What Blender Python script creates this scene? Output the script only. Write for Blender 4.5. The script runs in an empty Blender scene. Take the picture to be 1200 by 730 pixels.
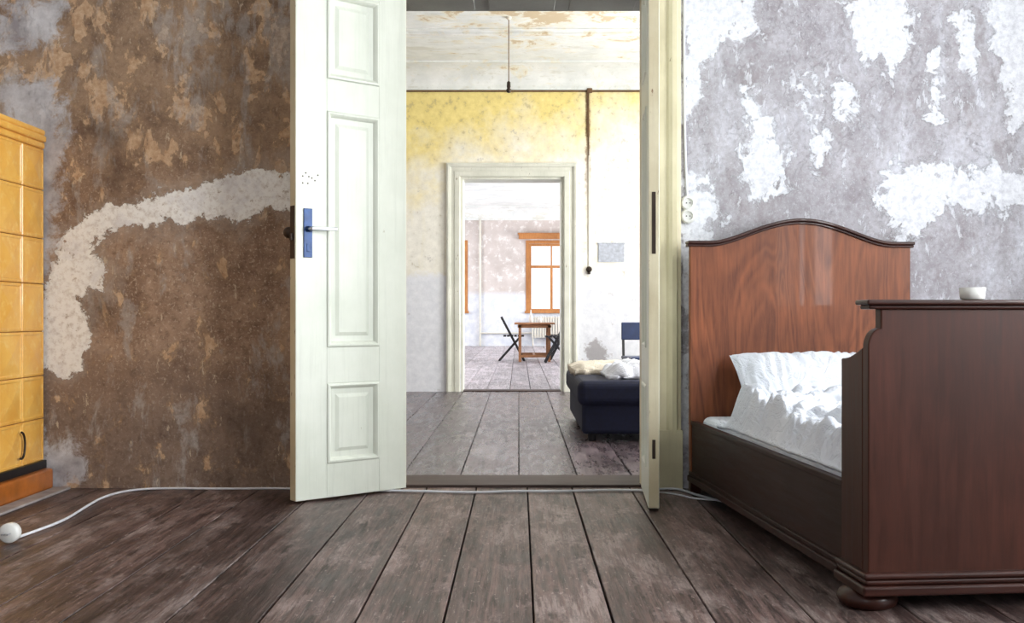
import bpy, bmesh, math, random
import numpy as np
from mathutils import Vector, Matrix, noise as mn
random.seed(7)
scene = bpy.context.scene
COL = scene.collection
H = 0.82            # eye height
YW = 5.074          # door wall

# ---------------------------------------------------------------- helpers
def srgb(r, g, b):
    f = lambda c: (c/255/12.92) if c/255 <= .04045 else ((c/255+.055)/1.055)**2.4
    return (f(r), f(g), f(b), 1)

def empty(name, loc=(0,0,0), rotz=0):
    e = bpy.data.objects.new(name, None); COL.objects.link(e)
    e.location = loc; e.rotation_euler = (0,0,rotz); e.empty_display_size = .1
    return e

class MB:
    """mesh builder"""
    def __init__(s): s.v=[]; s.f=[]; s.m=[]
    def add(s, verts, faces, mi=0):
        o=len(s.v); s.v += [tuple(v) for v in verts]
        s.f += [tuple(i+o for i in f) for f in faces]; s.m += [mi]*len(faces)
    def box(s, x0,x1,y0,y1,z0,z1, mi=0):
        s.add([(x0,y0,z0),(x1,y0,z0),(x1,y1,z0),(x0,y1,z0),(x0,y0,z1),(x1,y0,z1),(x1,y1,z1),(x0,y1,z1)],
              [(0,3,2,1),(4,5,6,7),(0,1,5,4),(1,2,6,5),(2,3,7,6),(3,0,4,7)], mi)
    def prism_xz(s, poly, y0, y1, mi=0):
        n=len(poly)
        s.add([(x,y0,z) for x,z in poly]+[(x,y1,z) for x,z in poly],
              [tuple(range(n)), tuple(reversed(range(n,2*n)))]+[(i,i+n,(i+1)%n+n,(i+1)%n) for i in range(n)], mi)
    def prism_yz(s, poly, x0, x1, mi=0):
        n=len(poly)
        s.add([(x0,y,z) for y,z in poly]+[(x1,y,z) for y,z in poly],
              [tuple(range(n)), tuple(reversed(range(n,2*n)))]+[(i,i+n,(i+1)%n+n,(i+1)%n) for i in range(n)], mi)
    def beam(s, a, b, w, d=None, mi=0):
        """rectangular bar from a to b"""
        d=d or w; a=Vector(a); b=Vector(b); t=(b-a).normalized()
        up=Vector((0,1,0)) if abs(t.y)<.9 else Vector((1,0,0))
        u=t.cross(up).normalized(); v=t.cross(u)
        q=[(-1,-1),(1,-1),(1,1),(-1,1)]
        vs=[a+u*i*w/2+v*j*d/2 for i,j in q]+[b+u*i*w/2+v*j*d/2 for i,j in q]
        s.add(vs,[(0,1,2,3),(7,6,5,4),(0,4,5,1),(1,5,6,2),(2,6,7,3),(3,7,4,0)],mi)
    def lathe(s, prof, c=(0,0,0), n=24, axis='z', mi=0):
        vs=[];fs=[]
        for r,h in prof:
            for k in range(n):
                a=2*math.pi*k/n
                p=(r*math.cos(a), r*math.sin(a), h)
                if axis=='y': p=(p[0],p[2],p[1])
                if axis=='x': p=(p[2],p[0],p[1])
                vs.append((p[0]+c[0],p[1]+c[1],p[2]+c[2]))
        m=len(prof)
        for i in range(m-1):
            for k in range(n):
                fs.append((i*n+k,i*n+(k+1)%n,(i+1)*n+(k+1)%n,(i+1)*n+k))
        fs.append(tuple(reversed(range(n)))); fs.append(tuple(range((m-1)*n,m*n)))
        s.add(vs,fs,mi)
    def obj(s, name, mats, parent=None, bevel=0, seg=2, smooth=False, subsurf=0, loc=None):
        me=bpy.data.meshes.new(name); me.from_pydata(s.v,[],s.f)
        for m in (mats if isinstance(mats,(list,tuple)) else [mats]): me.materials.append(m)
        me.polygons.foreach_set('material_index', s.m)
        bm=bmesh.new(); bm.from_mesh(me); bmesh.ops.recalc_face_normals(bm,faces=bm.faces); bm.to_mesh(me); bm.free()
        o=bpy.data.objects.new(name,me); COL.objects.link(o)
        if parent: o.parent=parent
        if loc: o.location=loc
        if smooth:
            for p in me.polygons: p.use_smooth=True
        if bevel:
            b=o.modifiers.new('b','BEVEL'); b.width=bevel; b.segments=seg; b.limit_method='ANGLE'; b.angle_limit=.6
        if subsurf:
            b=o.modifiers.new('s','SUBSURF'); b.levels=subsurf; b.render_levels=subsurf
        return o

def curve(name, pts, r, mat, parent=None, smooth=True):
    cu=bpy.data.curves.new(name,'CURVE'); cu.dimensions='3D'; cu.bevel_depth=r; cu.bevel_resolution=3; cu.use_fill_caps=True
    sp=cu.splines.new('NURBS' if smooth else 'POLY'); sp.points.add(len(pts)-1)
    for i,p in enumerate(pts): sp.points[i].co=(*p,1)
    if smooth: sp.order_u=3; sp.use_endpoint_u=True; sp.resolution_u=8
    cu.materials.append(mat)
    o=bpy.data.objects.new(name,cu); COL.objects.link(o)
    if parent: o.parent=parent
    return o

# ---------------------------------------------------------------- materials
class Mat:
    def __init__(s,name):
        s.m=bpy.data.materials.new(name); s.m.use_nodes=True; s.nt=s.m.node_tree
        s.n=s.nt.nodes; s.l=s.nt.links; s.b=s.n['Principled BSDF']
    def set(s,node,i,v):
        if v is None: return
        if isinstance(v,bpy.types.NodeSocket): s.l.new(v,node.inputs[i])
        else: node.inputs[i].default_value=v
    def pos(s,scale=(1,1,1),obj=False,loc=(0,0,0)):
        t=s.n.new('ShaderNodeTexCoord') if obj else s.n.new('ShaderNodeNewGeometry')
        mp=s.n.new('ShaderNodeMapping'); s.l.new(t.outputs['Object' if obj else 'Position'],mp.inputs[0])
        mp.inputs['Scale'].default_value=scale; mp.inputs['Location'].default_value=loc
        return mp.outputs[0]
    def noise(s,vec,scale=5,detail=6,rough=.6,dist=0,out='Fac'):
        n=s.n.new('ShaderNodeTexNoise'); s.l.new(vec,n.inputs['Vector'])
        n.inputs['Scale'].default_value=scale; n.inputs['Detail'].default_value=detail
        n.inputs['Roughness'].default_value=rough; n.inputs['Distortion'].default_value=dist
        return n.outputs[out]
    def math(s,op,a,b=None,c=None,clamp=False):
        n=s.n.new('ShaderNodeMath'); n.operation=op; n.use_clamp=clamp
        s.set(n,0,a); s.set(n,1,b); s.set(n,2,c); return n.outputs[0]
    def ramp(s,v,a,b,lo=0.,hi=1.):
        n=s.n.new('ShaderNodeMapRange'); n.clamp=True
        s.set(n,0,v); s.set(n,1,a); s.set(n,2,b); s.set(n,3,lo); s.set(n,4,hi); return n.outputs[0]
    def mix(s,f,a,b,mode='MIX'):
        n=s.n.new('ShaderNodeMix'); n.data_type='RGBA'; n.blend_type=mode
        s.set(n,0,f); s.set(n,6,a); s.set(n,7,b); return n.outputs[2]
    def xyz(s,vec):
        n=s.n.new('ShaderNodeSeparateXYZ'); s.l.new(vec,n.inputs[0]); return n.outputs
    def attr(s,name):
        n=s.n.new('ShaderNodeAttribute'); n.attribute_name=name; return n.outputs['Fac']
    def bump(s,h,strength=.3,dist=.01):
        n=s.n.new('ShaderNodeBump'); n.inputs['Strength'].default_value=strength; n.inputs['Distance'].default_value=dist
        s.l.new(h,n.inputs['Height']); s.l.new(n.outputs[0],s.b.inputs['Normal'])
    def out(s,col=None,rough=None,metal=None,coat=None,spec=None):
        s.set(s.b,'Base Color',col); s.set(s.b,'Roughness',rough); s.set(s.b,'Metallic',metal)
        s.set(s.b,'Coat Weight',coat); s.set(s.b,'Specular IOR Level',spec); return s.m

def simple(name,col,rough=.5,metal=0,var=.12,scale=12,coat=None):
    m=Mat(name); p=m.pos(obj=True); n=m.noise(p,scale,5)
    dark=tuple(c*(1-var*2) for c in col[:3])+(1,)
    lt=tuple(min(1,c*(1+var)) for c in col[:3])+(1,)
    c=m.mix(m.ramp(n,.3,.7),dark,lt)
    return m.out(c,rough,metal,coat)

def mat_wall1():
    m=Mat('peeling_plaster'); p=m.pos(); X,Y,Z=m.xyz(p)
    n_med=m.noise(p,7,8,.65); n_f=m.noise(p,38,6,.7); n_edge=m.noise(p,9,10,.74,.4); n_e2=m.noise(m.pos((1,1,.8),loc=(5,0,3)),3.2,4,.6,.6)
    n_crumb=m.noise(m.pos(loc=(4,1,9)),24,8,.72,.2)
    ps=m.pos((1.2,1,.8),loc=(3.1,0,1.7)); n_t=m.noise(ps,6.5,10,.66,.35)
    n_g=m.noise(m.pos((1.6,1,.6),loc=(9,2,4)),4,9,.68,.3)
    n_s=m.noise(m.pos((3.2,1,.9),loc=(2,2,7)),9,8,.7,.2)
    vf=m.noise(p,160,3,.7); n_pit=m.noise(p,70,4,.75)
    base=m.mix(m.ramp(n_med,.35,.68),srgb(130,104,86),srgb(182,153,130))
    base=m.mix(m.ramp(n_f,.5,.70,0,.6),base,srgb(94,74,60))
    base=m.mix(m.ramp(n_pit,.55,.65,0,.6),base,srgb(212,192,170))
    base=m.mix(m.ramp(vf,.60,.72,0,.45),base,srgb(72,57,48))
    up=m.ramp(m.math('ADD',Z,m.math('MULTIPLY',n_g,.25)),1.3,1.9)
    base=m.mix(m.math('MULTIPLY',up,.5),base,m.mix(m.ramp(n_med,.35,.65),srgb(110,90,74),srgb(174,147,118)))
    low=m.ramp(m.math('ADD',Z,m.math('MULTIPLY',n_g,.5)),.95,.6)
    base=m.mix(m.math('MULTIPLY',low,.6),base,m.mix(m.ramp(n_f,.4,.65),srgb(96,83,77),srgb(142,126,116)))
    kk=m.math('ADD',n_t,m.math('MULTIPLY',up,.07))
    base=m.mix(m.ramp(kk,.555,.60,0,.5),base,srgb(168,140,112))
    tan=m.ramp(kk,.605,.618)
    base=m.mix(m.math('MULTIPLY',tan,.85),base,m.mix(m.ramp(n_f,.35,.65),srgb(182,144,110),srgb(220,190,158)))
    g=m.ramp(m.math('ADD',n_g,m.math('MULTIPLY',up,.05)),.56,.62)
    base=m.mix(m.math('MULTIPLY',g,.55),base,m.mix(m.ramp(n_f,.35,.65),srgb(154,147,142),srgb(198,191,184)))
    base=m.mix(m.ramp(n_s,.64,.66,0,.7),base,srgb(212,194,168))
    base=m.mix(m.ramp(m.noise(m.pos(loc=(11,0,5)),2.6,6,.6),.56,.68,0,.5),base,srgb(86,70,60))
    e=m.math('ADD',m.math('MULTIPLY',m.math('SUBTRACT',n_edge,.5),.20),m.math('MULTIPLY',m.math('SUBTRACT',n_e2,.5),.12))
    e=m.math('ADD',e,m.math('MULTIPLY',m.math('SUBTRACT',n_crumb,.5),.07))
    sdb=m.math('SUBTRACT',m.attr('sd_band'),.026)
    band=m.ramp(m.math('ADD',sdb,e),.004,-.002)
    hal=m.ramp(m.math('ADD',sdb,m.math('MULTIPLY',e,1.8)),.08,.0,0,.45)
    base=m.mix(hal,base,srgb(172,160,150))
    bw=m.mix(m.ramp(n_f,.48,.70),srgb(246,244,240),srgb(208,199,190))
    bw=m.mix(m.ramp(n_med,.52,.66,0,.5),bw,srgb(214,211,214))
    bw=m.mix(m.ramp(n_crumb,.61,.64,0,.7),bw,srgb(168,150,132))
    base=m.mix(band,base,bw)
    e2=m.math('MULTIPLY',m.math('SUBTRACT',n_edge,.5),.5)
    blue=m.ramp(m.math('ADD',m.attr('sd_blue'),e2),.03,-.03)
    base=m.mix(m.math('MULTIPLY',blue,.85),base,m.mix(m.ramp(n_med,.35,.65),srgb(160,156,160),srgb(220,220,224)))
    # right side
    r=m.mix(m.ramp(n_med,.32,.68),srgb(154,150,155),srgb(190,188,195))
    r=m.mix(m.ramp(n_f,.45,.66,0,.6),r,srgb(140,132,135))
    r=m.mix(m.ramp(n_pit,.56,.66,0,.55),r,srgb(208,207,214))
    r=m.mix(m.ramp(n_g,.49,.63,0,.7),r,m.mix(m.ramp(n_f,.4,.6),srgb(212,213,222),srgb(188,188,197)))
    r=m.mix(m.ramp(m.noise(m.pos((1.2,1,.8),loc=(7,7,1)),5,9,.7,.3),.56,.67,0,.55),r,srgb(134,124,124))
    r=m.mix(m.ramp(vf,.6,.72,0,.5),r,srgb(108,100,101))
    e3=m.math('ADD',m.math('MULTIPLY',m.math('SUBTRACT',n_edge,.5),.46),m.math('MULTIPLY',m.math('SUBTRACT',n_e2,.5),.14))
    e3=m.math('ADD',e3,m.math('MULTIPLY',m.math('SUBTRACT',n_crumb,.5),.12))
    wh=m.ramp(m.math('ADD',m.attr('sd_white'),e3),.012,-.008)
    wh2=m.ramp(m.noise(m.pos((1.8,1,.7),loc=(1,5,2)),12,10,.72,.3),.59,.605)
    wh=m.math('MAXIMUM',wh,m.math('MULTIPLY',wh2,.65))
    r=m.mix(m.math('MULTIPLY',wh,.85),r,m.mix(m.ramp(n_f,.42,.68),srgb(234,236,242),srgb(202,204,212)))
    side=m.ramp(X,0,.05)
    col=m.mix(side,base,r)
    h=m.math('ADD',m.math('MULTIPLY',n_f,.35),m.math('MULTIPLY',m.math('MAXIMUM',m.math('MAXIMUM',wh,band),m.math('MULTIPLY',tan,.6)),.6))
    h=m.math('ADD',h,m.math('ADD',m.math('MULTIPLY',vf,.2),m.math('MULTIPLY',n_pit,.25)))
    m.bump(h,.65,.009)
    return m.out(col,.88,spec=.2)

def mat_wall2():
    m=Mat('yellow_faded_plaster'); p=m.pos(); X,Y,Z=m.xyz(p)
    n=m.noise(p,2.2,8,.65); nf=m.noise(p,14,8,.7); ns=m.noise(m.pos((3,1,.5)),3,8,.7)
    zz=m.math('ADD',Z,m.math('MULTIPLY',m.math('SUBTRACT',n,.5),1.7))
    zz=m.math('ADD',zz,m.math('MULTIPLY',X,-.32))
    cream=m.mix(m.ramp(nf,.35,.7),srgb(240,238,229),srgb(218,216,207))
    cream=m.mix(m.ramp(ns,.5,.7,0,.4),cream,srgb(228,220,186))
    yel=m.mix(m.ramp(nf,.35,.65),srgb(238,220,140),srgb(220,200,122))
    c=m.mix(m.ramp(zz,2.35,3.1,0,.95),cream,yel)
    c=m.mix(m.ramp(m.math('ADD',nf,m.math('MULTIPLY',m.ramp(Z,2.5,3.1),.05)),.62,.68,0,.5),c,srgb(176,162,126))
    blue=m.mix(m.ramp(nf,.35,.7),srgb(228,231,238),srgb(208,212,221))
    zb=m.math('ADD',Z,m.math('MULTIPLY',m.math('SUBTRACT',nf,.5),.25))
    c=m.mix(m.ramp(zb,1.3,1.22,0,.95),c,blue)
    c=m.mix(m.ramp(m.noise(p,5,9,.7),.64,.67,0,.5),c,srgb(160,156,154))
    dx=m.math('SUBTRACT',X,.84); dz=m.math('SUBTRACT',Z,.42)
    d=m.math('SQRT',m.math('ADD',m.math('MULTIPLY',dx,dx),m.math('MULTIPLY',dz,dz)))
    c=m.mix(m.ramp(m.math('ADD',d,m.math('MULTIPLY',m.math('SUBTRACT',nf,.5),.4)),.15,.10,0,.8),c,srgb(140,136,138))
    st=m.ramp(m.math('ABSOLUTE',m.math('ADD',m.math('SUBTRACT',X,.745),m.math('MULTIPLY',m.math('SUBTRACT',nf,.5),.10))),.035,.01)
    st=m.math('MULTIPLY',st,m.ramp(m.math('ADD',Z,n),2.0,3.3,.0,.8))
    c=m.mix(st,c,srgb(128,96,62))
    m.bump(nf,.35,.008)
    return m.out(c,.85)

def mat_wall3():
    m=Mat('pink_cream_plaster'); p=m.pos(); X,Y,Z=m.xyz(p)
    n=m.noise(p,1.2,7,.65); nf=m.noise(p,5,8,.7)
    c=m.mix(m.ramp(n,.35,.65),srgb(210,202,198),srgb(184,174,169))
    c=m.mix(m.ramp(nf,.52,.62,0,.8),c,srgb(230,228,226))
    c=m.mix(m.ramp(m.math('ADD',Z,m.math('MULTIPLY',nf,.3)),1.65,1.5),c,m.mix(m.ramp(nf,.4,.6),srgb(208,213,223),srgb(228,231,236)))
    return m.out(c,.85)

def mat_ceiling(spot=None):
    m=Mat('flaking_ceiling_paint'); p=m.pos(); X,Y,Z=m.xyz(p)
    n=m.noise(p,3,8,.65); nf=m.noise(p,16,8,.7)
    c=m.mix(m.ramp(n,.35,.7),srgb(236,238,236),srgb(210,214,212))
    c=m.mix(m.ramp(nf,.58,.66,0,.4),c,srgb(188,188,172))
    c=m.mix(m.ramp(m.noise(m.pos((.6,2.5,1)),3,9,.7),.56,.62,0,.45),c,srgb(190,188,172))
    if spot:
        dx=m.math('MULTIPLY',m.math('SUBTRACT',X,spot[0]),.8); dy=m.math('MULTIPLY',m.math('SUBTRACT',Y,spot[1]),.8)
        d=m.math('SQRT',m.math('ADD',m.math('MULTIPLY',dx,dx),m.math('MULTIPLY',dy,dy)))
        k=m.math('ADD',m.noise(p,3.5,9,.68,.5),m.ramp(d,0,1.1,.12,-.07))
        c=m.mix(m.ramp(k,.57,.60),c,srgb(172,142,112))
        c=m.mix(m.ramp(k,.48,.56,0,.5),c,srgb(226,216,184))
    m.bump(nf,.25,.006)
    return m.out(c,.85)

def mat_floor(name,a,b,rough,wear=.35,wc=None,blot=1.):
    m=Mat(name); rnd=m.attr('rnd')
    t=m.n.new('ShaderNodeNewGeometry'); cmb=m.n.new('ShaderNodeCombineXYZ'); X,Y,Z=m.xyz(t.outputs['Position'])
    m.l.new(X,cmb.inputs[0]); m.l.new(m.math('ADD',Y,m.math('MULTIPLY',rnd,17.)),cmb.inputs[1]); m.l.new(rnd,cmb.inputs[2])
    def mp(sc):
        q=m.n.new('ShaderNodeMapping'); m.l.new(cmb.outputs[0],q.inputs[0]); q.inputs['Scale'].default_value=sc; return q.outputs[0]
    g=m.noise(mp((90,4,1)),1,7,.7,.5); g2=m.noise(mp((24,.8,1)),1,6,.65,1.6); w=m.noise(mp((3,1.1,1)),1.5,9,.75,.3)
    w2=m.noise(mp((16,2.4,1)),1.3,8,.75,.2); sp=m.noise(mp((60,22,1)),1,4,.7); sc=m.noise(mp((150,9,1)),1,5,.75)
    c=m.mix(m.ramp(g2,.38,.62),a,b)
    c=m.mix(m.ramp(g,.45,.60,0,.85),c,tuple(x*.25 for x in a[:3])+(1,))
    wcol=wc or tuple(min(1,x*1.9+.02) for x in b[:3])+(1,)
    wm=m.math('MULTIPLY',m.ramp(w,.48,.60,0,wear),m.ramp(m.math('ADD',m.math('MULTIPLY',w2,.6),m.math('MULTIPLY',g,.4)),.45,.54,.1,1))
    c=m.mix(wm,c,wcol)
    c=m.mix(m.ramp(w,.48,.34,0,.8*blot),c,tuple(x*.32 for x in a[:3])+(1,))
    c=m.mix(m.ramp(sp,.62,.69,0,.55*blot),c,wcol)
    c=m.mix(m.ramp(sc,.61,.66,0,.45*blot),c,wcol)
    c=m.mix(m.ramp(w2,.56,.68,0,.8*blot),c,tuple(x*.22 for x in a[:3])+(1,))
    hsv=m.n.new('ShaderNodeHueSaturation'); m.l.new(c,hsv.inputs['Color']); m.l.new(m.ramp(rnd,0,1,.72,1.3),hsv.inputs['Value'])
    m.bump(m.math('ADD',m.math('MULTIPLY',g,.6),m.math('ADD',g2,m.math('MULTIPLY',w2,.5))),.5,.004)
    ro=m.ramp(m.math('ADD',m.math('MULTIPLY',w,.5),m.math('MULTIPLY',w2,.5)),.35,.65,rough-.1,rough+.2)
    return m.out(hsv.outputs[0],ro,spec=.5)

def mat_wood(name,a,b,rough=.33,axis='z',coat=.25,sc=1,wv=.12):
    m=Mat(name)
    s={'z':(22,22,1.6),'x':(1.6,22,22),'y':(22,1.6,22)}[axis]
    s2={'z':(2.2,2,.55),'x':(.55,2,2.2),'y':(2,.55,2)}[axis]
    s=tuple(v*sc for v in s); s2=tuple(v*sc for v in s2)
    g=m.noise(m.pos(s,True),2.2,7,.7,.4); f=m.noise(m.pos(s2,True),1.6,3,.5,1.2)
    w=m.math('SINE',m.math('MULTIPLY',f,70)); w=m.ramp(w,-1,1)
    k=m.math('ADD',m.math('MULTIPLY',g,.75),m.math('MULTIPLY',w,wv))
    c=m.mix(m.ramp(k,.22,.64),a,b)
    c=m.mix(m.ramp(m.noise(m.pos((1,1,1),True),1.8,4,.6),.45,.7,0,.45),c,tuple(x*.5 for x in a[:3])+(1,))
    m.bump(g,.08,.002)
    return m.out(c,m.ramp(g,.3,.7,rough-.05,rough+.08),coat=coat,spec=.3)

def mat_paint(name,a,b,chip,amt=.66,rough=.42):
    m=Mat(name); p=m.pos(obj=True); n=m.noise(p,3,7,.6); nf=m.noise(m.pos((2.2,2.2,.8),True),9,9,.72,.2)
    vs=m.noise(m.pos((30,30,1.5),True),2,4,.6)
    c=m.mix(m.ramp(n,.35,.68),a,b)
    c=m.mix(m.ramp(vs,.5,.75,0,.3),c,tuple(x*.8 for x in b[:3])+(1,))
    c=m.mix(m.ramp(nf,amt,amt+.02),c,chip)
    m.bump(m.math('ADD',vs,nf),.12,.003)
    return m.out(c,rough)

M_wall1=mat_wall1(); M_wall2=mat_wall2(); M_wall3=mat_wall3()
M_ceil=mat_ceiling((.3,9.4)); M_ceil_b=mat_ceiling()
M_plain=simple('pale_plaster',srgb(190,185,182),.88,var=.06,scale=3)
M_floor=mat_floor('worn_dark_floorboards',srgb(66,47,44),srgb(110,87,82),.42,.65,srgb(172,154,149))
M_floor2=mat_floor('polished_floorboards',srgb(64,54,58),srgb(108,94,99),.24,.45,srgb(144,130,135),.6)
M_floor3=mat_floor('lit_floorboards',srgb(142,134,140),srgb(186,178,184),.42,.5,None,.5)  # same boards, window light put into a brighter base colour
M_gap=simple('dark_gap',srgb(14,10,10),.9)
M_door=mat_paint('mint_white_door_paint',srgb(224,228,217),srgb(211,216,203),srgb(166,160,134),.70)
M_dooredge=mat_paint('worn_door_edge_paint',srgb(214,206,178),srgb(190,178,146),srgb(130,102,78),.63)
M_casing=mat_paint('cream_casing_paint',srgb(220,211,180),srgb(198,188,156),srgb(146,132,102),.68)
M_casing2=mat_paint('pale_casing_paint',srgb(222,223,212),srgb(200,202,190),srgb(146,142,124),.64)
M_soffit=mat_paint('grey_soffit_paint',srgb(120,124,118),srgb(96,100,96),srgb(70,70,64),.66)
M_thresh=mat_wood('worn_threshold_wood',srgb(50,38,36),srgb(84,68,64),.5,'x',0)
M_bed=mat_wood('walnut_veneer',srgb(82,41,24),srgb(142,82,51),.45,'z',.06,1,.14)
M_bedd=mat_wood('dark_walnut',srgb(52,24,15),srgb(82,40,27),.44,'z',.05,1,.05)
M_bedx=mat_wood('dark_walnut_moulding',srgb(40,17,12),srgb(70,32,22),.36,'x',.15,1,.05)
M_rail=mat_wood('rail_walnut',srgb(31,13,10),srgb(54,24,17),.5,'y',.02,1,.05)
M_orange=mat_wood('orange_pine_frame',srgb(160,102,56),srgb(196,138,82),.5,'z',0)
M_table=mat_wood('pine_tabletop',srgb(132,86,56),srgb(174,126,88),.45,'x',0)
M_navy=simple('navy_upholstery',srgb(12,20,50),.8,var=.2,scale=40)
M_bluep=simple('blue_chair_shell',srgb(24,44,84),.4)
M_black=simple('black_paint',srgb(18,18,22),.45)
M_chrome=simple('brushed_steel',srgb(190,192,198),.28,1,var=.05)
M_iron=simple('aged_iron',srgb(70,60,54),.5,.8)
M_bluemetal=simple('blue_enamel',srgb(28,60,108),.4,.3,var=.2,scale=30)
M_porc=simple('white_porcelain',srgb(226,226,222),.22,var=.03)
M_cable=simple('white_cable_plastic',srgb(220,222,228),.4,var=.03)
M_rust=simple('rusty_brown',srgb(112,84,56),.8,var=.25)
M_stone=simple('pale_hearth_stone',srgb(160,152,150),.75,var=.15)
M_sign=simple('grey_notice_board',srgb(178,184,196),.6,var=.14,scale=30)
M_radi=simple('radiator_enamel',srgb(218,214,202),.4,var=.04)

def mat_cloth(name,a,b,sc=30):
    m=Mat(name); p=m.pos(obj=True); n=m.noise(p,4,5); w=m.noise(p,sc*14,2); cr=m.noise(m.pos((1,.7,1),True),11,6,.6,1.2)
    cr=m.math('ABSOLUTE',m.math('SUBTRACT',cr,.5))
    c=m.mix(m.ramp(n,.35,.65),a,b); m.bump(m.math('ADD',m.math('MULTIPLY',w,.04),m.ramp(cr,0,.08)),.5,.008)
    return m.out(c,.9)
M_linen=mat_cloth('white_linen',srgb(228,232,240),srgb(216,221,232))
M_blanket=mat_cloth('cream_blanket',srgb(220,213,198),srgb(194,185,168))

def mat_tile():
    m=Mat('amber_glazed_tile'); p=m.pos(obj=True); n=m.noise(p,6,5); nf=m.noise(p,30,4)
    c=m.mix(m.ramp(n,.35,.68),srgb(246,192,94),srgb(234,168,68))
    c=m.mix(m.ramp(nf,.52,.7,0,.5),c,srgb(252,216,136))
    return m.out(c,.3,coat=.25)
M_tile=mat_tile()
M_tiled=simple('brown_glazed_plinth',srgb(176,100,36),.3,var=.18,scale=9,coat=.4)
M_grout=simple('dark_grout',srgb(150,100,44),.8)

# ---------------------------------------------------------------- walls
def wall(name, axis, a0,a1, t0,t1, z0,z1, holes, mat, res=None, attrs=None):
    us=set([a0,a1]); vs=set([z0,z1])
    for h in holes: us|={h[0],h[1]}; vs|={h[2],h[3]}
    if res:
        us|=set(np.arange(a0,a1,res).round(4)); vs|=set(np.arange(z0,z1,res).round(4))
    us=sorted(u for u in us if a0<=u<=a1); vs=sorted(v for v in vs if z0<=v<=z1)
    def clean(l):
        o=[l[0]]
        for q in l[1:]:
            if q-o[-1]>1e-4: o.append(q)
        return o
    us=clean(us); vs=clean(vs); nu,nv=len(us),len(vs)
    def P(u,t,v): return (u,t,v) if axis=='x' else (t,u,v)
    verts=[P(u,t0,v) for u in us for v in vs]+[P(u,t1,v) for u in us for v in vs]
    N=nu*nv; solid=np.ones((nu-1,nv-1),bool)
    for i in range(nu-1):
        for j in range(nv-1):
            cu=(us[i]+us[i+1])/2; cv=(vs[j]+vs[j+1])/2
            if any(h[0]<cu<h[1] and h[2]<cv<h[3] for h in holes): solid[i,j]=False
    idx=lambda i,j:i*nv+j
    F=[]
    for i in range(nu-1):
        for j in range(nv-1):
            if not solid[i,j]: continue
            q=(idx(i,j),idx(i+1,j),idx(i+1,j+1),idx(i,j+1)); F.append(q); F.append(tuple(k+N for k in reversed(q)))
            for di,dj,e in ((-1,0,(q[0],q[3])),(1,0,(q[1],q[2])),(0,-1,(q[0],q[1])),(0,1,(q[3],q[2]))):
                a,b=i+di,j+dj
                if not(0<=a<nu-1 and 0<=b<nv-1) or not solid[a,b]:
                    F.append((e[0],e[1],e[1]+N,e[0]+N))
    me=bpy.data.meshes.new(name); me.from_pydata(verts,[],F); me.materials.append(mat)
    bm=bmesh.new(); bm.from_mesh(me)
    bmesh.ops.recalc_face_normals(bm,faces=bm.faces); bm.to_mesh(me); bm.free()
    if attrs:
        co=np.array(verts)
        for k,fn in attrs.items():
            at=me.attributes.new(k,'FLOAT','POINT'); at.data.foreach_set('value',fn(co[:,0],co[:,2]).astype(np.float32))
    o=bpy.data.objects.new(name,me); COL.objects.link(o); return o

def sdpoly(P,x,z):
    P=np.array(P,float); d=np.full(x.shape,1e9); s=np.ones(x.shape)
    n=len(P)
    for i in range(n):
        a=P[i]; b=P[i-1]; e=b-a; wx=x-a[0]; wz=z-a[1]
        t=np.clip((wx*e[0]+wz*e[1])/(e@e),0,1)
        d=np.minimum(d,(wx-e[0]*t)**2+(wz-e[1]*t)**2)
        c1=z>=a[1]; c2=z<b[1]; c3=e[0]*wz>e[1]*wx
        flip=(c1&c2&c3)|(~c1&~c2&~c3); s=np.where(flip,-s,s)
    return s*np.sqrt(d)
# patches on the door wall, survey units converted to metres on the wall
def W(pts): return [((px-608)/246.35, H+(370-py)/246.35) for px,py in pts]
def union(polys):
    polys=[W(p) for p in polys]
    def fn(x,z):
        d=np.full(x.shape,9.)
        for p in polys: d=np.minimum(d,sdpoly(p,x,z))
        return d
    return fn
band=union([[(345,206),(320,206),(300,211),(270,205),(262,214),(240,216),(225,228),(190,232),(150,242),(120,244),(100,256),(88,270),(80,278),(68,300),(60,330),(52,370),(44,410),(52,424),(75,432),(92,424),(104,404),(97,385),(98,372),(88,350),(96,335),(92,322),(116,330),(120,316),(104,308),(98,290),(110,276),(125,270),(140,258),(165,260),(190,248),(215,256),(230,252),(265,249),(285,256),(300,243),(345,240)]])
blue=union([[(0,80),(65,95),(80,170),(66,240),(60,300),(30,420),(0,420)],[(40,505),(75,518),(95,535),(100,555),(75,572),(40,575)],[(0,0),(70,0),(62,40),(20,60),(0,60)]])
white=union([[(995,0),(1060,-10),(1062,55),(1045,85),(1030,60),(1015,75),(1005,40)],
 [(1150,-10),(1230,-10),(1230,160),(1185,150),(1175,90),(1160,60)],
 [(868,100),(905,140),(922,180),(915,225),(885,230),(865,190),(880,150)],
 [(1085,60),(1100,55),(1105,150),(1092,175),(1086,110)],[(1130,-10),(1142,-10),(1140,60),(1132,80)],
 [(1040,200),(1110,190),(1230,205),(1230,250),(1120,240),(1065,285),(1035,235)],
 [(796,-10),(900,-10),(882,30),(848,42),(832,80),(815,120),(796,140)],
 [(928,78),(952,95),(955,118),(930,108)],[(796,190),(840,215),(850,250),(830,270),(796,560)],
 [(985,100),(1003,110),(1000,140),(985,135)],[(955,120),(964,180),(955,200),(950,160)]])
TOP=3.48
EW=((.3,1.7),(2.7,4.1))
wall('wall_north','x',-3.3,3.1,YW,5.46,0,TOP,[(-.62,.66,0,2.395)],M_wall1,.03,{'sd_band':band,'sd_blue':blue,'sd_white':white})
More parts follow.
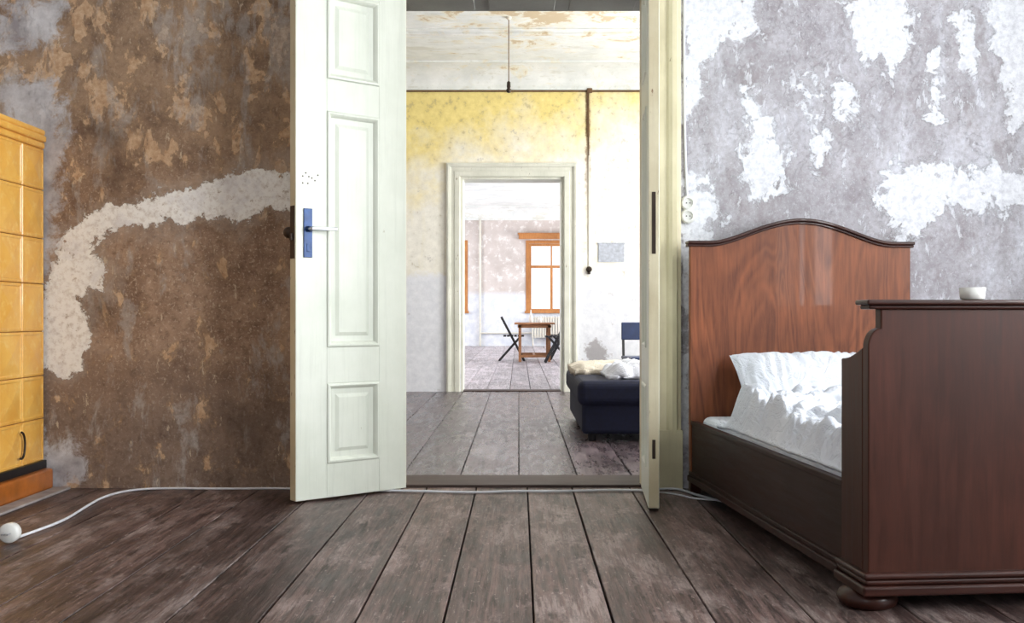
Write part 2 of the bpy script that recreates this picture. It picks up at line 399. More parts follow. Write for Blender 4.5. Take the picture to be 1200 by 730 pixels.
wall('wall_east','y',-2.6,YW,3.1,3.4,0,TOP,[(a,c,.85,2.75) for a,c in EW],M_plain)
wall('wall_west','y',-2.6,YW,-3.3,-3.6,0,TOP,[],M_plain)
wall('wall_south','x',-3.3,3.1,-2.6,-2.9,0,TOP,[(-2.2,-.9,.85,2.75)],M_plain)
Y2=11.52
wall('wall_middle_north','x',-3.3,3.1,Y2,11.8,0,TOP,[(-.627,.479,0,2.32)],M_wall2)
wall('wall_middle_east','y',5.46,Y2,3.1,3.4,0,TOP,[(6.3,7.6,.85,2.75),(9.0,10.3,.85,2.75)],M_plain)
wall('wall_middle_west','y',5.46,Y2,-3.3,-3.6,0,TOP,[],M_plain)
Y3=29.; TOP3=3.75
wall('wall_far_north','x',-4,4,Y3,29.3,0,TOP3,[(.28,1.5,.95,2.78),(-2.7,-1.48,.95,2.78)],M_wall3)
wall('wall_far_east','y',11.8,Y3,4,4.3,0,TOP3,[(y,y+1.3,.9,2.8) for y in (13,16.5,20,23.5,26.5)],M_wall3)
wall('wall_far_west','y',11.8,Y3,-4,-4.3,0,TOP3,[(y,y+1.3,.9,2.8) for y in (14,20,26)],M_wall3)
wall('wall_far_south','x',-4,4,11.81,11.86,0,TOP3,[(-.627,.479,0,2.32)],M_wall3)

def slab(name,x0,x1,y0,y1,z0,z1,mat):
    b=MB(); b.box(x0,x1,y0,y1,z0,z1); return b.obj(name,mat)
slab('ceiling',-3.6,3.4,-2.9,5.3,TOP,TOP+.2,M_ceil_b)
slab('ceiling_middle',-3.6,3.4,5.3,11.8,TOP,TOP+.2,M_ceil)
slab('ceiling_far',-4.3,4.3,11.8,29.3,TOP3,TOP3+.2,M_ceil_b)

def cove(name,x0,x1,yw,zt,h,d,mat):
    b=MB(); poly=[(yw,zt-h)]
    for k in range(9):
        a=math.pi/2*k/8; poly.append((yw-d*(1-math.cos(a)) -.02, zt-h+h*math.sin(a)))
    poly.append((yw,zt)); b.prism_yz(poly,x0,x1)
    b.box(x0,x1,yw-.03,yw,zt-h-.035,zt-h)
    b.box(x0,x1,yw-d-.06,yw-d-.01,zt-.02,zt)
    return b.obj(name,mat)
cove('trim_1',-3.3,3.1,Y2,TOP,.19,.35,M_ceil)
cove('trim_2',-4,4,Y3,TOP3,.30,.45,M_ceil_b)
b=MB(); b.box(-3.3,3.1,10.0,10.06,TOP-.02,TOP); b.box(-3.3,3.1,9.86,9.9,TOP-.012,TOP); b.obj('trim_3',M_ceil,bevel=.004)
b=MB(); b.box(-3.3,3.1,Y2-.022,Y2-.004,3.235,3.248); b.box(.735,.79,Y2-.04,Y2-.004,3.225,3.27); b.obj('trim_4',M_rust)

# ---------------------------------------------------------------- floors
def planks(name,x0,x1,y0,y1,cuts,avg,mat,gap=.008):
    xs=list(cuts)
    while xs[0]>x0: xs.insert(0,xs[0]-avg*random.uniform(.88,1.12))
    while xs[-1]<x1: xs.append(xs[-1]+avg*random.uniform(.88,1.12))
    xs[0]=x0; xs[-1]=x1
    b=MB(); rnd=[]
    b.box(x0,x1,y0,y1,-.08,-.028,1); rnd+=[0.]*8
    for a,c in zip(xs[:-1],xs[1:]):
        n0=len(b.v); g=gap*random.uniform(.5,1.2); z=random.uniform(-.0015,0)
        b.box(a+g/2,c-g/2,y0,y1,-.03,z); rnd+=[random.random()]*(len(b.v)-n0)
    me=bpy.data.meshes.new(name); me.from_pydata(b.v,[],b.f); me.materials.append(mat); me.materials.append(M_gap)
    me.polygons.foreach_set('material_index',b.m)
    at=me.attributes.new('rnd','FLOAT','POINT'); at.data.foreach_set('value',rnd)
    o=bpy.data.objects.new(name,me); COL.objects.link(o)
    bv=o.modifiers.new('b','BEVEL'); bv.width=.003; bv.segments=2
    return o
planks('floor',-3.3,3.1,-2.6,5.10,[-.44,-.202,.04,.253,.53],.27,M_floor,.007)
planks('floor_middle',-3.3,3.1,5.42,Y2+.02,[-.60,-.30,0.0,.30,.58],.30,M_floor2)
planks('floor_far',-4,4,11.76,Y3,[-.6,-.36,-.1,.13,.36],.26,M_floor3)
b=MB(); b.box(-.62,.66,5.10,5.42,-.05,.012); b.obj('trim_5',M_thresh,bevel=.005)
b=MB(); b.box(-.63,.48,Y2+.02,11.76,-.05,.012); b.obj('trim_6',M_thresh,bevel=.005)

# ---------------------------------------------------------------- casings / frames
def casing(name,x0,x1,zt,yb,prof,mat,plinth=None):
    b=MB()
    pts=[]
    for o,d in prof: pts.append([(x0-o,yb-d,0),(x0-o,yb-d,zt+o),(x1+o,yb-d,zt+o),(x1+o,yb-d,0)])
    for A,B in zip(pts[:-1],pts[1:]):
        for k in range(3): b.add([A[k],A[k+1],B[k+1],B[k]],[(0,1,2,3)])
    if plinth:
        w=prof[-1][0]+.006
        b.box(x0-w,x0-prof[0][0],yb-plinth[1],yb,0,plinth[0]); b.box(x1+prof[0][0],x1+w,yb-plinth[1],yb,0,plinth[0])
    return b.obj(name,mat)
prof=[(0,0),(0,.022),(.012,.03),(.05,.03),(.055,.024),(.10,.024),(.108,.034),(.125,.042),(.145,.042),(.152,.034),(.167,.03),(.167,0)]
casing('trim_7',-.56,.60,2.395,YW,prof,M_casing,(.28,.046))
prof2=[(0,0),(0,.02),(.01,.026),(.06,.026),(.066,.018),(.1,.018),(.108,.034),(.13,.04),(.148,.034),(.152,0)]
casing('trim_8',-.632,.484,2.32,Y2,prof2,M_casing2)
b=MB(); b.box(-.62,-.545,YW-.004,5.17,0,2.40); b.box(.585,.66,YW-.004,5.17,0,2.40); b.obj('trim_9',M_casing,bevel=.004)
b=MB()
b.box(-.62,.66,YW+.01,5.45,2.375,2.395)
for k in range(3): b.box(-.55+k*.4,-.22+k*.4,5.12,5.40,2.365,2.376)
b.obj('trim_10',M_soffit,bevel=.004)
b=MB(); b.box(-.627,-.602,Y2+.01,11.85,0,2.32); b.box(.454,.479,Y2+.01,11.85,0,2.32); b.box(-.602,.454,Y2+.01,11.85,2.295,2.32); b.obj('trim_11',M_casing2,bevel=.003)

# ---------------------------------------------------------------- door leaves
def leaf(parent,w,h,th,panels,xs0,xs1):
    b=MB(); t=th/2
    b.box(0,xs0,-t,t,.012,h); b.box(xs1,w,-t,t,.012,h)
    zs=[.012]+[z for p in panels for z in p]+[h]
    for i in range(0,len(zs),2): b.box(xs0,xs1,-t,t,zs[i],zs[i+1])
    for z0,z1 in panels:
        for s in (1,-1):
            rings=[(0,t),(.004,t+.006),(.012,t+.007),(.02,t-.001),(.026,t-.012),(.05,t-.013),(.066,t-.006)]
            R=[[(xs0+i,s*y,z0+i),(xs1-i,s*y,z0+i),(xs1-i,s*y,z1-i),(xs0+i,s*y,z1-i)] for i,y in rings]
            for A,B in zip(R[:-1],R[1:]):
                for k in range(4): b.add([A[k],A[(k+1)%4],B[(k+1)%4],B[k]],[(0,1,2,3)])
            b.add(R[-1],[(0,1,2,3)])
    o=b.obj('leaf',M_door,parent,bevel=.0015,seg=1)
    e=MB(); e.box(w-.0005,w+.0015,-t+.002,t-.002,.014,h-.002); e.obj('edge_strip',M_dooredge,parent)
    return o
PAN=[(.163,.52),(.68,1.73),(1.875,2.26)]
d1=empty('door_1',(-.545,5.03,0),math.atan2(-.37,-.435))
leaf(d1,.578,2.37,.05,PAN,.15,.425)
T=.025
b=MB(); b.box(.500,.542,T,T+.006,1.075,1.29); b.lathe([(.013,0),(.013,.012),(.008,.02)],(.521,T+.004,1.20),16,'y'); b.box(.514,.528,T+.005,T+.008,1.10,1.135)
b.obj('handle_plate',M_bluemetal,d1,bevel=.003)
b=MB(); b.lathe([(.009,0),(.009,.045)],(.521,T,1.20),14,'y'); b.beam((.526,T+.045,1.20),(.40,T+.045,1.203),.016,.010); b.obj('lever',M_chrome,d1,bevel=.004)
b=MB(); b.box(.577,.583,-.018,.018,1.07,1.30); b.box(.583,.592,-.009,.005,1.15,1.18); b.obj('lock_faceplate',M_iron,d1,bevel=.001)
b=MB(); b.box(.51,.545,-T-.02,-T,1.10,1.27); b.lathe([(.012,0),(.012,-.03),(.026,-.05),(.026,-.07),(.01,-.08)],(.545,-T-.01,1.19),16,'y'); b.obj('rim_lock',M_iron,d1,bevel=.003)
b=MB()
for k,(x,z) in enumerate([(.545,1.43),(.53,1.445),(.515,1.43),(.50,1.425),(.485,1.415),(.545,1.40),(.52,1.40),(.47,1.44)]): b.lathe([(.0035,0),(.0035,.0012)],(x,T,z),10,'y')
b.obj('screw_holes',M_iron,d1)
b=MB()
for z in (.35,1.25,2.05): b.lathe([(.009,z-.06),(.009,z+.06)],(0,0,0),12)
b.obj('hinges',M_iron,d1)
d2=empty('door_2',(.600,5.03,0),math.atan2(-.53,-.032))
leaf(d2,.556,2.37,.045,PAN,.14,.41)
b=MB(); b.box(.555,.560,-.008,.008,1.08,1.34); b.box(.555,.559,-.007,.007,.22,.30); b.box(.555,.559,-.006,.008,2.24,2.34); b.obj('edge_bolt',M_iron,d2,bevel=.001)
b=MB()
for z in (.35,1.25,2.05): b.lathe([(.009,z-.06),(.009,z+.06)],(0,0,0),12)
b.obj('hinges',M_iron,d2)

# ---------------------------------------------------------------- windows
def window(name,axis,a0,a1,z0,z1,t,mat,inward,lining=.3,transom=.66):
    e=empty(name); b=MB()
    def bx(a,c,p,q,zz0,zz1):
        p,q=min(p,q),max(p,q)
        if axis=='x': b.box(a,c,p,q,zz0,zz1)
        else: b.box(p,q,a,c,zz0,zz1)
    w=.06; d=.035; zt=z0+(z1-z0)*transom; am=(a0+a1)/2
    bx(a0,a0+w,t-d,t+d,z0,z1); bx(a1-w,a1,t-d,t+d,z0,z1); bx(a0+w,a1-w,t-d,t+d,z0,z0+w); bx(a0+w,a1-w,t-d,t+d,z1-w,z1)
    bx(a0+w,a1-w,t-d,t+d,zt-.035,zt+.035); bx(am-.035,am+.035,t-d,t+d,z0+w,zt-.035); bx(am-.02,am+.02,t-d*.7,t+d*.7,zt+.035,z1-w)
    b.obj('frame',mat,e,bevel=.005)
    b=MB(); f=inward
    bx(a0-.09,a0,f*.02+t+f*.1,t+f*.14,z0-.05,z1+.09); bx(a1,a1+.09,f*.02+t+f*.1,t+f*.14,z0-.05,z1+.09); bx(a0,a1,f*.02+t+f*.1,t+f*.14,z1,z1+.09)
    bx(a0-.12,a1+.12,t+f*.1,t+f*.2,z0-.06,z0)
    b.obj('casing_and_sill',mat,e,bevel=.005)
    return e
k=1
for a,c in EW+((6.3,7.6),(9.0,10.3)):
    window('window_%d'%k,'y',a,c,.85,2.75,3.22,M_casing2,-1); k+=1
for a,c in ((-2.2,-.9),): window('window_%d'%k,'x',a,c,.85,2.75,-2.72,M_casing2,1); k+=1
for a,c in ((.28,1.5),(-2.7,-1.48)): window('window_%d'%k,'x',a,c,.95,2.78,29.12,M_orange,-1); k+=1
for y in (13,16.5,20,23.5,26.5): window('window_%d'%k,'y',y,y+1.3,.9,2.8,4.12,M_orange,-1); k+=1
for y in (14,20,26): window('window_%d'%k,'y',y,y+1.3,.9,2.8,-4.12,M_orange,1); k+=1
b=MB(); b.box(.0,1.75,Y3-.16,Y3-.02,2.90,3.03); b.box(-.03,1.78,Y3-.19,Y3-.01,3.03,3.06); b.obj('trim_12',M_orange,bevel=.006)

# ---------------------------------------------------------------- tiled stove
st=empty('tiled_stove')
SX=-2.25; SY0=4.25; SY1=5.06; SX0=-3.15
b=MB(); b.box(SX0+.01,SX-.012,SY0+.012,SY1,.12,1.62); b.obj('core',M_grout,st)
zr=[.135,.335,.537,.747,.97,1.184,1.414,1.608]
b=MB()
def tile_face(b,org,ud,nd,w,h):
    org=Vector(org);ud=Vector(ud);nd=Vector(nd);up=Vector((0,0,1))
    g=.002
    rings=[(g,.004),(g,.012),(g+.004,.0155),(.014,.016),(.018,.013),(.03,.0135)]
    R=[[org+ud*i+up*i+nd*d, org+ud*(w-i)+up*i+nd*d, org+ud*(w-i)+up*(h-i)+nd*d, org+ud*i+up*(h-i)+nd*d] for i,d in rings]
    for A,B in zip(R[:-1],R[1:]):
        for k in range(4): b.add([A[k],A[(k+1)%4],B[(k+1)%4],B[k]],[(0,1,2,3)])
    c=org+ud*w/2+up*h/2+nd*.021
    L=R[-1]
    for k in range(4): b.add([L[k],L[(k+1)%4],c],[(0,1,2)])
for r,(z0,z1) in enumerate(zip(zr[:-1],zr[1:])):
    ys=[SY1]; y=SY1-.22
    while y>SY0+.03: ys.append(y); y-=.22
    ys.append(SY0)
    for a,c in zip(ys[:-1],ys[1:]): tile_face(b,(SX-.018,c,z0),(0,1,0),(1,0,0),a-c,z1-z0)
    xs=[SX]; x=SX-.22
    while x>SX0+.03: xs.append(x); x-=.22
    xs.append(SX0)
    for a,c in zip(xs[:-1],xs[1:]): tile_face(b,(c,SY0+.018,z0),(1,0,0),(0,-1,0),a-c,z1-z0)
b.obj('tiles',M_tile,st)
b=MB(); b.box(SX0-.01,SX+.004,SY0-.01,SY1,1.608,1.64); b.box(SX0-.03,SX+.012,SY0-.03,SY1,1.64,1.672); b.box(SX0-.02,SX+.006,SY0-.02,SY1,1.672,1.70)
b.obj('cornice',M_tile,st,bevel=.01,seg=3)
b=MB(); b.box(SX0-.03,SX+.045,SY0-.03,SY1,0,.10); b.obj('plinth',M_tiled,st,bevel=.015,seg=3)
b=MB(); b.box(SX0-.01,SX+.01,SY0-.01,SY1,.10,.137); b.obj('plinth_joint',M_black,st)
curve('ash_door_ring',[(SX+.012,4.80+.035*math.cos(a),.235+.06*math.sin(a)) for a in np.linspace(-.6*math.pi,.5*math.pi,12)],.005,M_iron,st)
b=MB(); b.box(-3.2,SX+.12,3.9,4.21,0,.012); b.box(SX+.05,SX+.13,4.21,5.05,0,.012); b.obj('hearth_slab',M_stone,bevel=.004)

# ---------------------------------------------------------------- bed
bed=empty('wooden_bed',(.79,4.91,0),math.radians(5))
BW=1.05; BL=1.98
def topz(x):
    t=(x-.10)/(BW-.20)
    if t<=0 or t>=1: return 1.155
    return 1.155+.106*(math.sin(math.pi*t)**2)**.78
xs=[0,.05]+list(np.linspace(.10,BW-.10,40))+[BW-.05,BW]
tp=[(x,topz(x)) for x in xs]
b=MB(); b.prism_xz([(0,.10)]+tp+[(BW,.10)],0,.035)
b.obj('headboard_panel',M_bed,bed,bevel=.003)
def sweep(b,path,y0,y1,th):
    n=len(path); lo=[];hi=[]
    for i,(x,z) in enumerate(path):
        a=path[max(0,i-1)]; c=path[min(n-1,i+1)]; dx,dz=c[0]-a[0],c[1]-a[1]; l=math.hypot(dx,dz)
        hi.append((x-dz/l*th,z+dx/l*th)); lo.append((x,z))
    vs=[]
    for (x,z),(X,Z) in zip(lo,hi): vs+=[(x,y0,z),(x,y1,z),(X,y1,Z),(X,y0,Z)]
    fs=[(0,1,2,3),tuple(4*(n-1)+k for k in (3,2,1,0))]
    for i in range(n-1):
        for k in range(4): fs.append((4*i+k,4*i+(k+1)%4,4*i+4+(k+1)%4,4*i+4+k))
    b.add(vs,fs)
b=MB(); cap=[(-.014,1.155)]+tp[1:-1]+[(BW+.014,1.155)]
sweep(b,[(x,z-.004) for x,z in cap],-.022,.045,.014); sweep(b,[(x,z-.016) for x,z in cap],-.010,.038,.012)
b.obj('headboard_moulding',M_bedx,bed,bevel=.004)
b=MB(); b.box(0,.05,-.004,.04,.0,.10); b.box(BW-.05,BW,-.004,.04,.0,.10); b.box(.05,BW-.05,0,.035,.10,.3); b.obj('headboard_legs',M_bedx,bed,bevel=.003)
cl=[(.036*(1-math.sin(a)), .785-.052*(1-math.cos(a))) for a in np.linspace(0,math.pi/2,10)]
poly=[(.0,.06)]+list(reversed(cl))+[(.036,.84)]
poly+= [(BW-x,z) for x,z in reversed(poly)]
b=MB(); b.prism_xz(poly,-BL,-BL+.04); b.obj('footboard_panel',M_bedd,bed,bevel=.004)
for nm,x0,x1 in (('cheek_a',0,.036),('cheek_b',BW-.036,BW)):
    b=MB(); c=[(-BL+.0395+ .155*t, .733-.037*math.sin(t*math.pi/2)-.0*t) for t in np.linspace(0,1,10)]
    b.prism_yz([(-BL+.0395,.06)]+c+[(-BL+.1945,.06)],x0,x1); b.obj(nm,M_bedd,bed,bevel=.005)
b=MB(); b.box(-.002,BW+.002,-BL-.012,-BL+.055,.838,.85); b.box(-.012,BW+.012,-BL-.025,-BL+.065,.85,.864); b.obj('footboard_top_moulding',M_bedx,bed,bevel=.005,seg=3)
b=MB()
for o,z0,z1 in ((.022,.05,.078),(.012,.078,.095),(.018,.095,.112)):
    b.box(-o,BW+o,-BL-o,-BL+.20,z0,z1)
b.obj('foot_plinth',M_bedx,bed,bevel=.007,seg=3)
b=MB()
for x in (.035,BW-.035): b.lathe([(.066,0),(.078,.006),(.084,.022),(.078,.040),(.060,.052)],(x,-BL+.09,0),24)
b.obj('bun_feet',M_bedx,bed,smooth=True)
for nm,x0,x1,s in (('side_rail_a',.006,.034,-1),('side_rail_b',BW-.034,BW-.006,1)):
    b=MB(); b.box(x0,x1,-BL+.19,0,.075,.335)
    xa=x0 if s<0 else x1
    for o,z0,z1 in ((.022,.062,.088),(.012,.088,.104),(.006,.318,.338)):
        b.box(min(xa,xa+s*o),max(xa,xa+s*o)+0,-BL+.19,-.0,z0,z1)
    b.obj(nm,M_rail,bed,bevel=.003)
b=MB(); b.box(.04,BW-.04,-BL+.05,-.01,.17,.20); b.obj('slat_base',M_bedx,bed)
b=MB(); b.box(.045,BW-.045,-BL+.06,-.02,.205,.36); b.obj('mattress',M_linen,bed,bevel=.035,seg=4)
def sm(t): t=max(0,min(1,t)); return t*t*(3-2*t)
def duvet():
    nx,ny=180,280; x0,x1=.040,BW-.045; y0,y1=-BL+.055,-.30
    V=[];F=[]
    for i in range(nx+1):
        for j in range(ny+1):
            u=i/nx; v=j/ny; x=x0+(x1-x0)*u; y=y0+(y1-y0)*v
            wv=mn.noise_vector(Vector((x*2.6,y*2.6,.3)))*.6
            q=Vector((x*3.2,y*3.2,1.7))+wv
            n1=mn.noise(q)
            n2=min(abs(mn.noise(q*1.5+Vector((3,1,2))))*2.4,1)**.6
            n3=min(abs(mn.noise(Vector((x*8,y*11,4))+wv*2.5))*2.4,1)**.65
            n4=min(abs(mn.noise(Vector((x*22,y*15,7))+wv*5))*2.4,1)**.75
            edge=min(sm(min(x-x0,x1-x)/.07+.08)*sm((y-y0)/.06+.3)*sm((y1-y)/.20+.05),1)
            z=.348+edge*(.058+.05*n1+.052*n2+.034*n3+.013*n4)
            z+=.035*edge*sm((v-.5)/.35)
            x+=.012*wv.x*edge; y+=.015*wv.y
            V.append((max(x,.037),y,max(z,.330)))
    for i in range(nx):
        for j in range(ny):
            a=i*(ny+1)+j; F.append((a,a+ny+1,a+ny+2,a+1))
    b=MB(); b.add(V,F); o=b.obj('duvet',M_linen,bed,smooth=True)
    s=o.modifiers.new('t','SOLIDIFY'); s.thickness=.012; s.offset=-1
duvet()
def pillow(name,parent,c,size,tilt,mat,rz=0,seed=0):
    n=64; V=[];F=[]
    w,h,t=size
    for s in (1,-1):
        for i in range(n+1):
            for j in range(n+1):
                u=2*i/n-1; v=2*j/n-1
                u=math.copysign(abs(u)**.8,u); v=math.copysign(abs(v)**.8,v)
                bul=max(0,(1-abs(u)**3))**.5*max(0,(1-abs(v)**3))**.5
                pin=1-.04*(1-abs(v)**2)*abs(u)**3; pin2=1-.06*(1-abs(u)**2)*abs(v)**3
                x=u*w/2*pin; y=v*h/2*pin2
                wr=(1-abs(mn.noise(Vector((x*9+seed,y*5,s*3))))*2)*.012+(1-abs(mn.noise(Vector((x*26,y*5+seed,s*5))))*2)*.018
                z=s*(t/2*bul+wr*bul**.5)
                V.append((x,y,z))
    m=(n+1)**2
    for k in (0,1):
        for i in range(n):
            for j in range(n):
                a=k*m+i*(n+1)+j; q=(a,a+n+1,a+n+2,a+1); F.append(q if k==0 else tuple(reversed(q)))
    R=Matrix.Rotation(rz,4,'Z')@Matrix.Rotation(tilt,4,'X')
    V=[R@Vector(v)+Vector(c) for v in V]
    b=MB(); b.add(V,F); o=b.obj(name,mat,parent,smooth=True)
    wd=o.modifiers.new('w','WELD'); wd.merge_threshold=.0006
    return o
pillow('pillow',bed,(.575,-.205,.50),(.82,.40,.14),math.radians(44),M_linen,0,1)

b=MB(); b.lathe([(.026,0),(.032,.004),(.035,.034),(.033,.034),(.029,.006),(.004,.004)],(0,0,0),32)
b.obj('porcelain_cup',M_porc,smooth=True,loc=(1.265,2.975,.8645))

# ---------------------------------------------------------------- sockets on the wall, conduit
sk=empty('wall_socket')
b=MB()
for z in (1.355,1.293): b.lathe([(.036,0),(.036,-.012),(.03,-.022),(.022,-.024),(.020,-.014),(.004,-.014)],(.803,YW,z),28,'y')
b.obj('socket_body',M_porc,sk,bevel=.001)
b=MB()
for z in (1.355,1.293):
    for dx in (-.008,.008): b.lathe([(.003,0),(.003,-.001)],(.803+dx,YW-.0145,z),10,'y')
b.obj('socket_holes',M_black,sk)
curve('cable_conduit',[(.785,YW-.006,3.2),(.785,YW-.006,2.2),(.788,YW-.006,1.6),(.80,YW-.008,1.39)],.006,M_cable)

# ---------------------------------------------------------------- floor cable
def fp(px,py,z=.007):
    d=H*1250/(py-370); return ((px-608)*d/1250,d,z)
pts=[fp(20,632),fp(40,625),fp(75,612),fp(100,596),fp(120,584),fp(150,576),fp(190,573.5),fp(260,574.5),fp(340,573.5),fp(400,577),fp(455,576.5),fp(500,577.5),fp(560,579),fp(600,577),fp(660,577.5),fp(715,575.5),fp(750,576.5),fp(790,573.8),fp(803,577),fp(820,583),fp(850,590)]
ex=empty('extension_cable')
curve('cord',pts,.0055,M_cable,ex)
curve('second_cord',[fp(740,575.5),fp(770,578),fp(795,581),fp(815,587),fp(845,588)],.004,M_cable,ex)
p=fp(12,636,0)
b=MB(); b.lathe([(.03,-.022),(.036,-.016),(.036,.012),(.03,.02),(.014,.028),(.010,.05)],(p[0],p[1],.037),24,'y'); b.obj('plug',M_porc,ex,smooth=True)
b=MB(); 
for dx in (-.01,.01): b.lathe([(.003,-.045),(.003,-.02)],(p[0]+dx,p[1],.037),10,'y')
b.obj('pins',M_chrome,ex)

# ---------------------------------------------------------------- middle room things
db=empty('daybed',(-.04,0,0))
b=MB(); b.box(.45,1.40,6.92,8.58,.05,.27); b.obj('base',M_navy,db,bevel=.03,seg=4)
b=MB(); b.box(.42,1.43,6.88,8.62,.235,.40); b.obj('mattress',M_navy,db,bevel=.05,seg=5)
b=MB()
for x in (.52,1.33):
    for y in (7.0,8.5): b.lathe([(.025,0),(.03,.06)],(x,y,0),14)
b.obj('feet',M_black,db)
def cloth(name,parent,x0,x1,y0,y1,z,amp,mat,drop=.0,seed=0,th=.03):
    nx=ny=60;V=[];F=[]
    for i in range(nx+1):
        for j in range(ny+1):
            u=i/nx;v=j/ny;x=x0+(x1-x0)*u;y=y0+(y1-y0)*v
            n1=1-abs(mn.noise(Vector((x*5+seed,y*6,1))))*2; n2=1-abs(mn.noise(Vector((x*14,y*11+seed,3))))*2
            e=sm(min(u,1-u)/.1)*sm(min(v,1-v)/.1)
            V.append((x+.02*n1,y+.03*n2,z+e*(amp*n1+amp*.5*n2+amp*.6)-drop*(1-e)))
    for i in range(nx):
        for j in range(ny):
            a=i*(ny+1)+j;F.append((a,a+ny+1,a+ny+2,a+1))
    b=MB();b.add(V,F);o=b.obj(name,mat,parent,smooth=True); s=o.modifiers.new('t','SOLIDIFY'); s.thickness=th; s.offset=1
cloth('folded_blanket',db,.42,1.35,7.6,8.58,.39,.018,M_blanket,0,2,.045)
cloth('white_sheet',db,.62,1.40,7.0,7.75,.395,.045,M_linen,0,9,.03)

ch=empty('blue_chair',(1.17,9.6,0),math.radians(8))
b=MB(); b.box(-.21,.21,-.2,.2,.43,.455); b.obj('seat',M_bluep,ch,bevel=.01)
b=MB(); b.box(-.21,.21,.17,.19,.60,.76); b.obj('backrest',M_bluep,ch,bevel=.008)
b=MB()
for x in (-.19,.19):
    b.beam((x,-.18,.43),(x,-.2,0),.022); b.beam((x,.2,.0),(x,.18,.45),.022); b.beam((x,.18,.45),(x,.20,.74),.02); b.beam((x,-.19,.2),(x,.19,.2),.016)
b.obj('legs',M_black,ch)

b=MB(); b.box(.86,1.14,Y2-.012,Y2,1.40,1.60); b.box(.85,1.15,Y2-.016,Y2-.001,1.595,1.61); b.obj('notice_board',M_sign,bevel=.003)
b=MB(); b.lathe([(.032,0),(.032,-.02),(.02,-.035),(.010,-.045)],(.757,Y2,1.32),20,'y'); b.box(.742,.772,Y2-.03,Y2,1.27,1.29); b.obj('light_switch',M_iron)
b=MB(); b.box(.752,.760,Y2-.010,Y2,1.35,2.55); b.obj('switch_conduit',M_radi)
b=MB(); b.box(.735,.747,Y2-.014,Y2,2.75,3.24); b.box(.752,.758,Y2-.012,Y2,2.55,3.24)
b.obj('rusty_pipe',M_rust,bevel=.002)
pl=empty('pendant_light')
curve('flex',[(-.09,9.5,TOP),(-.09,9.5,3.2),(-.09,9.5,2.87)],.0045,M_rust,pl,False)
b=MB(); b.lathe([(.006,.05),(.016,.04),(.018,.0),(.014,-.015),(.024,-.03),(.018,-.05),(.004,-.056)],(-.09,9.5,2.86),18); b.obj('socket',M_iron,pl,smooth=True)
b=MB(); b.lathe([(.025,0),(.025,-.01),(.010,-.025)],(-.09,9.5,TOP),18); b.obj('rose',M_radi,pl)

# ---------------------------------------------------------------- far room furniture
tb=empty('dining_table',(.28,19.6,0))
b=MB(); b.box(-.36,.36,-.7,.7,.665,.695); b.obj('top',M_table,tb,bevel=.004)
b=MB()
for y in (-.6,.6):
    for x in (-.26,.26): b.beam((x,y,0),(x,y,.665),.05)
    b.beam((-.26,y,.10),(.26,y,.10),.045); b.beam((-.30,y,.63),(.30,y,.63),.05)
b.beam((0,-.6,.10),(0,.6,.10),.04)
b.obj('trestle',M_table,tb,bevel=.003)
def folding_chair(name,loc,flip):
    e=empty(name,loc,0); s=-1 if flip else 1
    b=MB()
    for y in (-.21,.21):
        b.beam((-.20*s,y,.80),(.22*s,y,0),.036,.022)
        b.beam((-.24*s,y*.9,0),(.16*s,y*.9,.45),.036,.022)
    b.beam((.12*s,-.2,.18),(.12*s,.2,.18),.022); b.beam((-.14*s,-.19,.12),(-.14*s,.19,.12),.022)
    b.obj('legs',M_black,e)
    b=MB()
    for k in range(6): 
        x=(-.16+k*.065)*s; b.box(min(x,x+.05*s),max(x,x+.05*s),-.2,.2,.44,.47)
    b.obj('seat',M_black,e,bevel=.003)
    b=MB()
    for z in (.62,.70,.77): 
        x=-.20*s+(.80-z)/.80*.42*s; b.box(x-.014,x+.014,-.2,.2,z-.028,z+.028)
    b.obj('backrest',M_black,e,bevel=.003)
folding_chair('folding_chair',(-.12,19.5,0),False)
folding_chair('folding_chair',(.80,19.9,0),True)
folding_chair('folding_chair',(.68,18.75,0),True)
b=MB(); b.lathe([(.03,0),(.034,.01),(.034,.12),(.012,.17),(.011,.23),(.013,.235)],(0,0,0),18); b.obj('glass_bottle',M_porc,smooth=True,loc=(.22,19.5,.696))
b=MB(); b.lathe([(.03,0),(.038,.01),(.042,.09),(.038,.09),(.034,.01)],(0,0,0),18); b.obj('drinking_cup',M_porc,smooth=True,loc=(.38,19.3,.696))
b=MB()
for k in range(16): b.box(.35+k*.07,.40+k*.07,Y3-.22,Y3-.10,.22,.80)
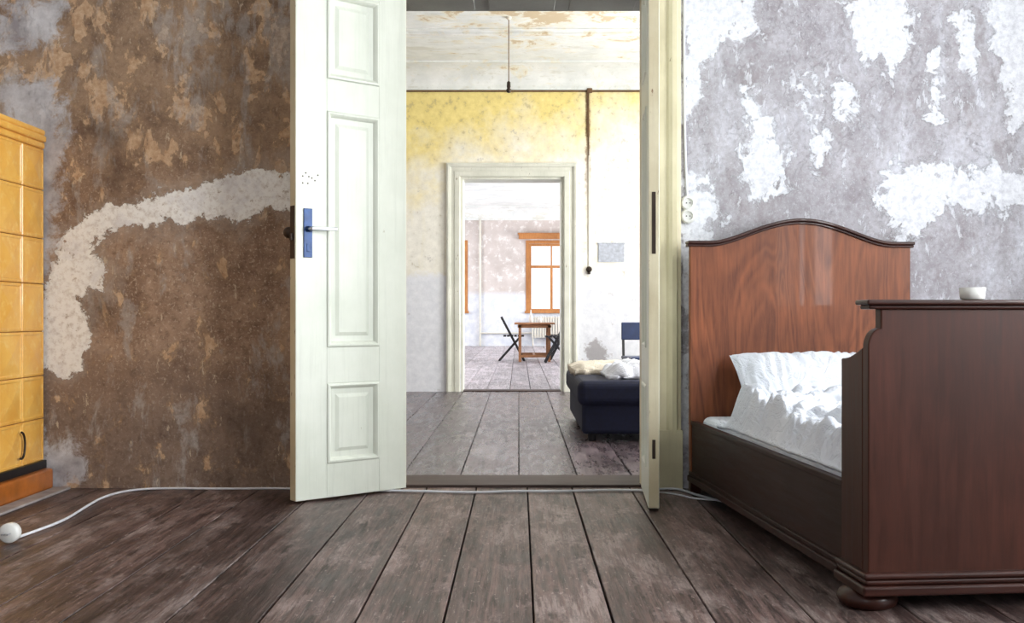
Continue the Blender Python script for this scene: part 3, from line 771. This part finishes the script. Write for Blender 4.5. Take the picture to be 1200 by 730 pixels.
b.box(.35,1.45,Y3-.18,Y3-.14,.26,.30); b.box(.35,1.45,Y3-.18,Y3-.14,.72,.76)
for x in (.36,1.40): b.box(x,x+.04,Y3-.19,Y3-.13,0,.22)
b.obj('radiator',M_radi,bevel=.01)
curve('heating_pipe',[(-1.05,Y3-.05,0),(-1.05,Y3-.05,1.8),(-1.05,Y3-.05,3.44)],.028,M_radi,None,False)
curve('heating_pipe',[(-1.05,Y3-.06,.35),(-.4,Y3-.06,.35),(.34,Y3-.06,.35)],.02,M_radi,None,False)

# ---------------------------------------------------------------- light
w=bpy.data.worlds.new('world'); scene.world=w; w.use_nodes=True
bg=w.node_tree.nodes['Background']; bg.inputs[0].default_value=(.90,.95,1,1); bg.inputs[1].default_value=1.4
def area(name,loc,rot,sx,sy,power,col):
    l=bpy.data.lights.new(name,'AREA'); l.shape='RECTANGLE'; l.size=sx; l.size_y=sy; l.energy=power; l.color=col
    o=bpy.data.objects.new(name,l); COL.objects.link(o); o.location=loc; o.rotation_euler=rot
R90=math.pi/2
cool=(.94,.97,1); warm=(1,.985,.955)
for (a,c),pw in zip(EW,(275,155)): area('daylight',(3.45,(a+c)/2,1.8),(0,R90,0),1.9,1.4,pw,cool)
area('daylight',(-1.55,-2.95,1.8),(R90,0,0),1.3,1.9,35,cool)
for y in (6.95,9.65): area('daylight',(3.45,y,1.8),(0,R90,0),1.9,1.3,265,warm)
for y in (13.65,17.15,20.65,24.15,27.15): area('daylight',(4.35,y,1.85),(0,R90,0),1.9,1.3,250,cool)
for y in (14.65,20.65,26.65): area('daylight',(-4.35,y,1.85),(0,-R90,0),1.9,1.3,175,cool)

# ---------------------------------------------------------------- camera
c=bpy.data.cameras.new('camera'); cam=bpy.data.objects.new('camera',c); COL.objects.link(cam)
cam.location=(0,0,H); cam.rotation_euler=(R90,0,0)
c.sensor_width=36; c.lens=1250/1200*36; c.shift_x=-8/1200; c.shift_y=5/1200
c.clip_start=.05; c.clip_end=200
scene.camera=cam
scene.view_settings.view_transform='Standard'
scene.view_settings.look='None'
scene.view_settings.exposure=0
